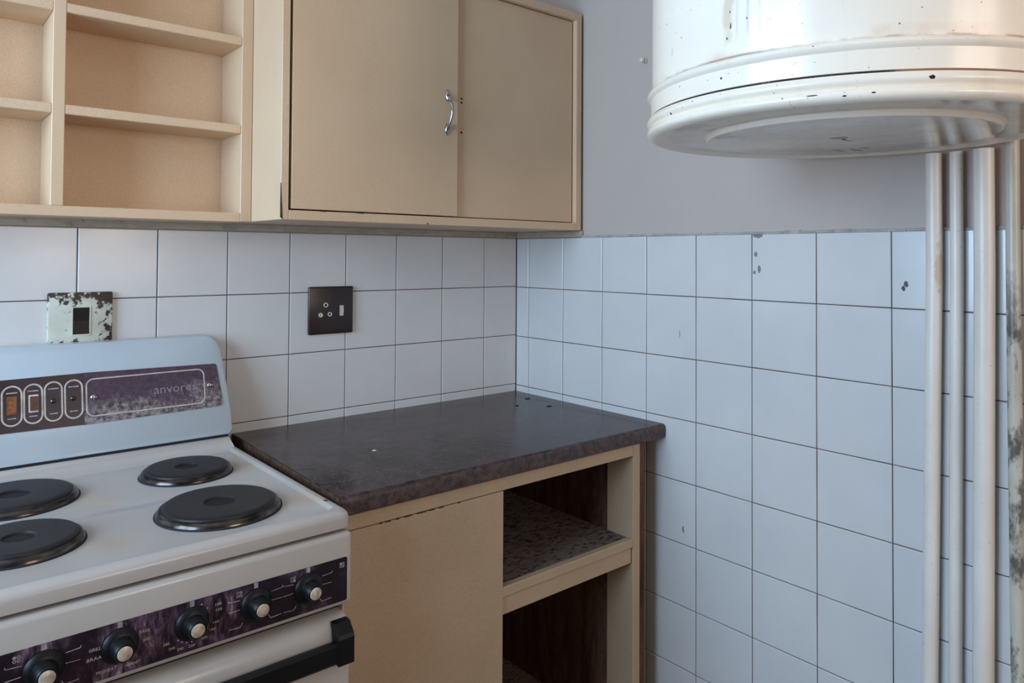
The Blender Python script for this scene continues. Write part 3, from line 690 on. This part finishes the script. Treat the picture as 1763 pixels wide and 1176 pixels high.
obj('rocker_switch', prism(bm_new(), [(PY, 1.1640), (PY-0.0030, 1.1645), (PY-0.0018, 1.1775), (PY-0.0034, 1.1905), (PY, 1.1910)], 'X', -0.6085, -0.5985, 0.0008), M_PALE, fpz, label='white rocker switch')
obj('screw', lathe(bm_new(), [(0.0016, PY), (0.0014, PY-0.0006), (0.0, PY-0.0008)], (-0.6135, 0, 1.2105), 'Y', 10), M_BLACK, fpz, True)
iso = thing('isolator_switch', 'flaking white-and-brown isolator plate with a black rocker, above the stove back', 'switch', (-1.194, 0, 1.185))
ip = obj('face_plate', B(-1.2525, -1.1345, -0.0095, 0.0005, 1.1345, 1.2410, 0.0035, 2), M_FLAKE, iso, True)
IY = -0.0095
bm = bm_new(); n4 = rrect(-1.2105, -1.1755, 1.1520, 1.2120, 0.002, 2); n5 = rrect(-1.2080, -1.1780, 1.1545, 1.2095, 0.0015, 2)
rg = [[(x, IY+0.0002, z) for x, z in n4], [(x, IY-0.0016, z) for x, z in n4], [(x, IY-0.0016, z) for x, z in n5], [(x, IY+0.0002, z) for x, z in n5]]
loops(bm, rg, False, False); obj('rocker_frame', bm, M_FLAKE, ip)
obj('rocker', prism(bm_new(), [(IY+0.0002, 1.1545), (IY-0.0022, 1.1550), (IY-0.0006, 1.1820), (IY-0.0016, 1.2090), (IY+0.0002, 1.2095)], 'X', -1.2078, -1.1782), M_BLACK, ip, label='black rocker')

# ------------------------------------------------------------------ water heater
gy = thing('water_heater', 'large cream drum water heater with rust-stained bands, hung on the right wall', 'water heater', (GX, GY, GZ))
R = 0.3105; H = 0.004
def G(prof, n=128): return lathe(bm_new(), [(r, z+H) for r, z in prof], (GX, GY, 0), 'Z', n)
obj('tank', G([(R-0.010, 1.5485), (R-0.0065, 1.549), (R-0.0055, 1.574)] + [(R-0.0055+0.0055*math.sin(PI*i/6), 1.575+0.0138*i/6) for i in range(7)] + [(R-0.0085, 1.5900), (R-0.008, 1.593), (R-0.008, 2.36), (R-0.03, 2.395), (R-0.10, 2.42), (0.02, 2.435)]), M_GEY, gy, True)
lowb = [(R-0.014*(1-math.sin(a)), 1.5210-0.0092*math.cos(a)) for a in [PI*k/16 for k in range(0, 14)]]
obj('bottom_band', G([(0.20, 1.5180), (0.272, 1.5180), (0.284, 1.5160), (0.290, 1.5128)] + lowb + [(R-0.0050, 1.5298)] + [(R-0.0045+0.0050*math.sin(PI*i/8), 1.5300+0.0150*i/8) for i in range(1, 8)] + [(R-0.0036, 1.5454), (R-0.009, 1.5460)]), M_GEY, gy, True)
obj('bottom_plate', G([(0.02, 1.5172), (0.2785, 1.5172), (0.2785, 1.519)], 96), M_GEYB, gy, True)
obj('seam', G([(R-0.012, 1.5440), (R-0.0085, 1.5460), (R-0.0085, 1.5490), (R-0.012, 1.5500)]), M_SEAM, gy, True, label='dark seam gap')
CR = 0.2136
obj('base_cover', G([(0.004, 1.5078), (CR-0.004, 1.5078), (CR-0.001, 1.5084)], 96), M_GEYB, gy, True, label='stained base cover')
obj('cover_rim', G([(CR-0.001, 1.5084), (CR, 1.5096), (CR+0.0015, 1.5160), (CR+0.004, 1.5174)], 96), M_GEY, gy, True, label='cream cover rim')
for yy in (-0.12, 0.12):
    obj('wall_bracket', B(-0.14, PL, GY+yy-0.02, GY+yy+0.02, 2.05, 2.12), M_PLASTER, gy)
gy.rotation_euler = (0.0107, -0.009, 0)          # the old tank sags a little off the wall

# pipes
PLAB = ('thick cream pipe on the right wall, leftmost of the four', 'thin cream pipe second from the left on the right wall',
        'thickest grey-white pipe, third from the left on the right wall', 'thin mouldy pipe, rightmost of the four on the right wall')
for (yt, yb, r, top, mat), lab in zip(((-1.2095, -1.1985, 0.0138, 1.5160, M_PIPE), (-1.2470, -1.2405, 0.0108, 1.5160, M_PIPE), (-1.2930, -1.2865, 0.0165, 1.5160, M_PIPE), (-1.3360, -1.3390, 0.0108, 2.5, M_PIPE_OLD)), PLAB):
    x = -r-0.0025
    yk = lambda z: yb+(yt-yb)*(z-0.45)/(1.2-0.45) if z < 1.3 else yb+(yt-yb)*(1.3-0.45)/(0.75)
    path = [(x, yk(z), z) for z in (0.002, 0.3, 0.6, 0.9, 1.1, 1.3, 1.42, top)]
    tag(obj('wall_pipe', tube(bm_new(), path, r, 20), mat, None, True), lab, 'pipe', 'vertical pipes on the right wall')

# small white screw knob beside the heater
wk = thing('wall_plug', 'tiny white plastic plug on the grey wall, left of the water heater', 'wall plug', (PL, -0.507, 1.835))
obj('plug_base', lathe(bm_new(), [(0.0068, PL), (0.0066, PL-0.006), (0.0040, PL-0.008)], (0, -0.509, 1.835), 'X', 16, True, True), M_PALE, wk, True)
obj('plug_head', lathe(bm_new(), [(0.0036, PL-0.007), (0.0062, PL-0.010), (0.0070, PL-0.014), (0.0050, PL-0.018), (0.001, PL-0.019)], (0, -0.507, 1.835), 'X', 16, True, True), M_PALE, wk, True)
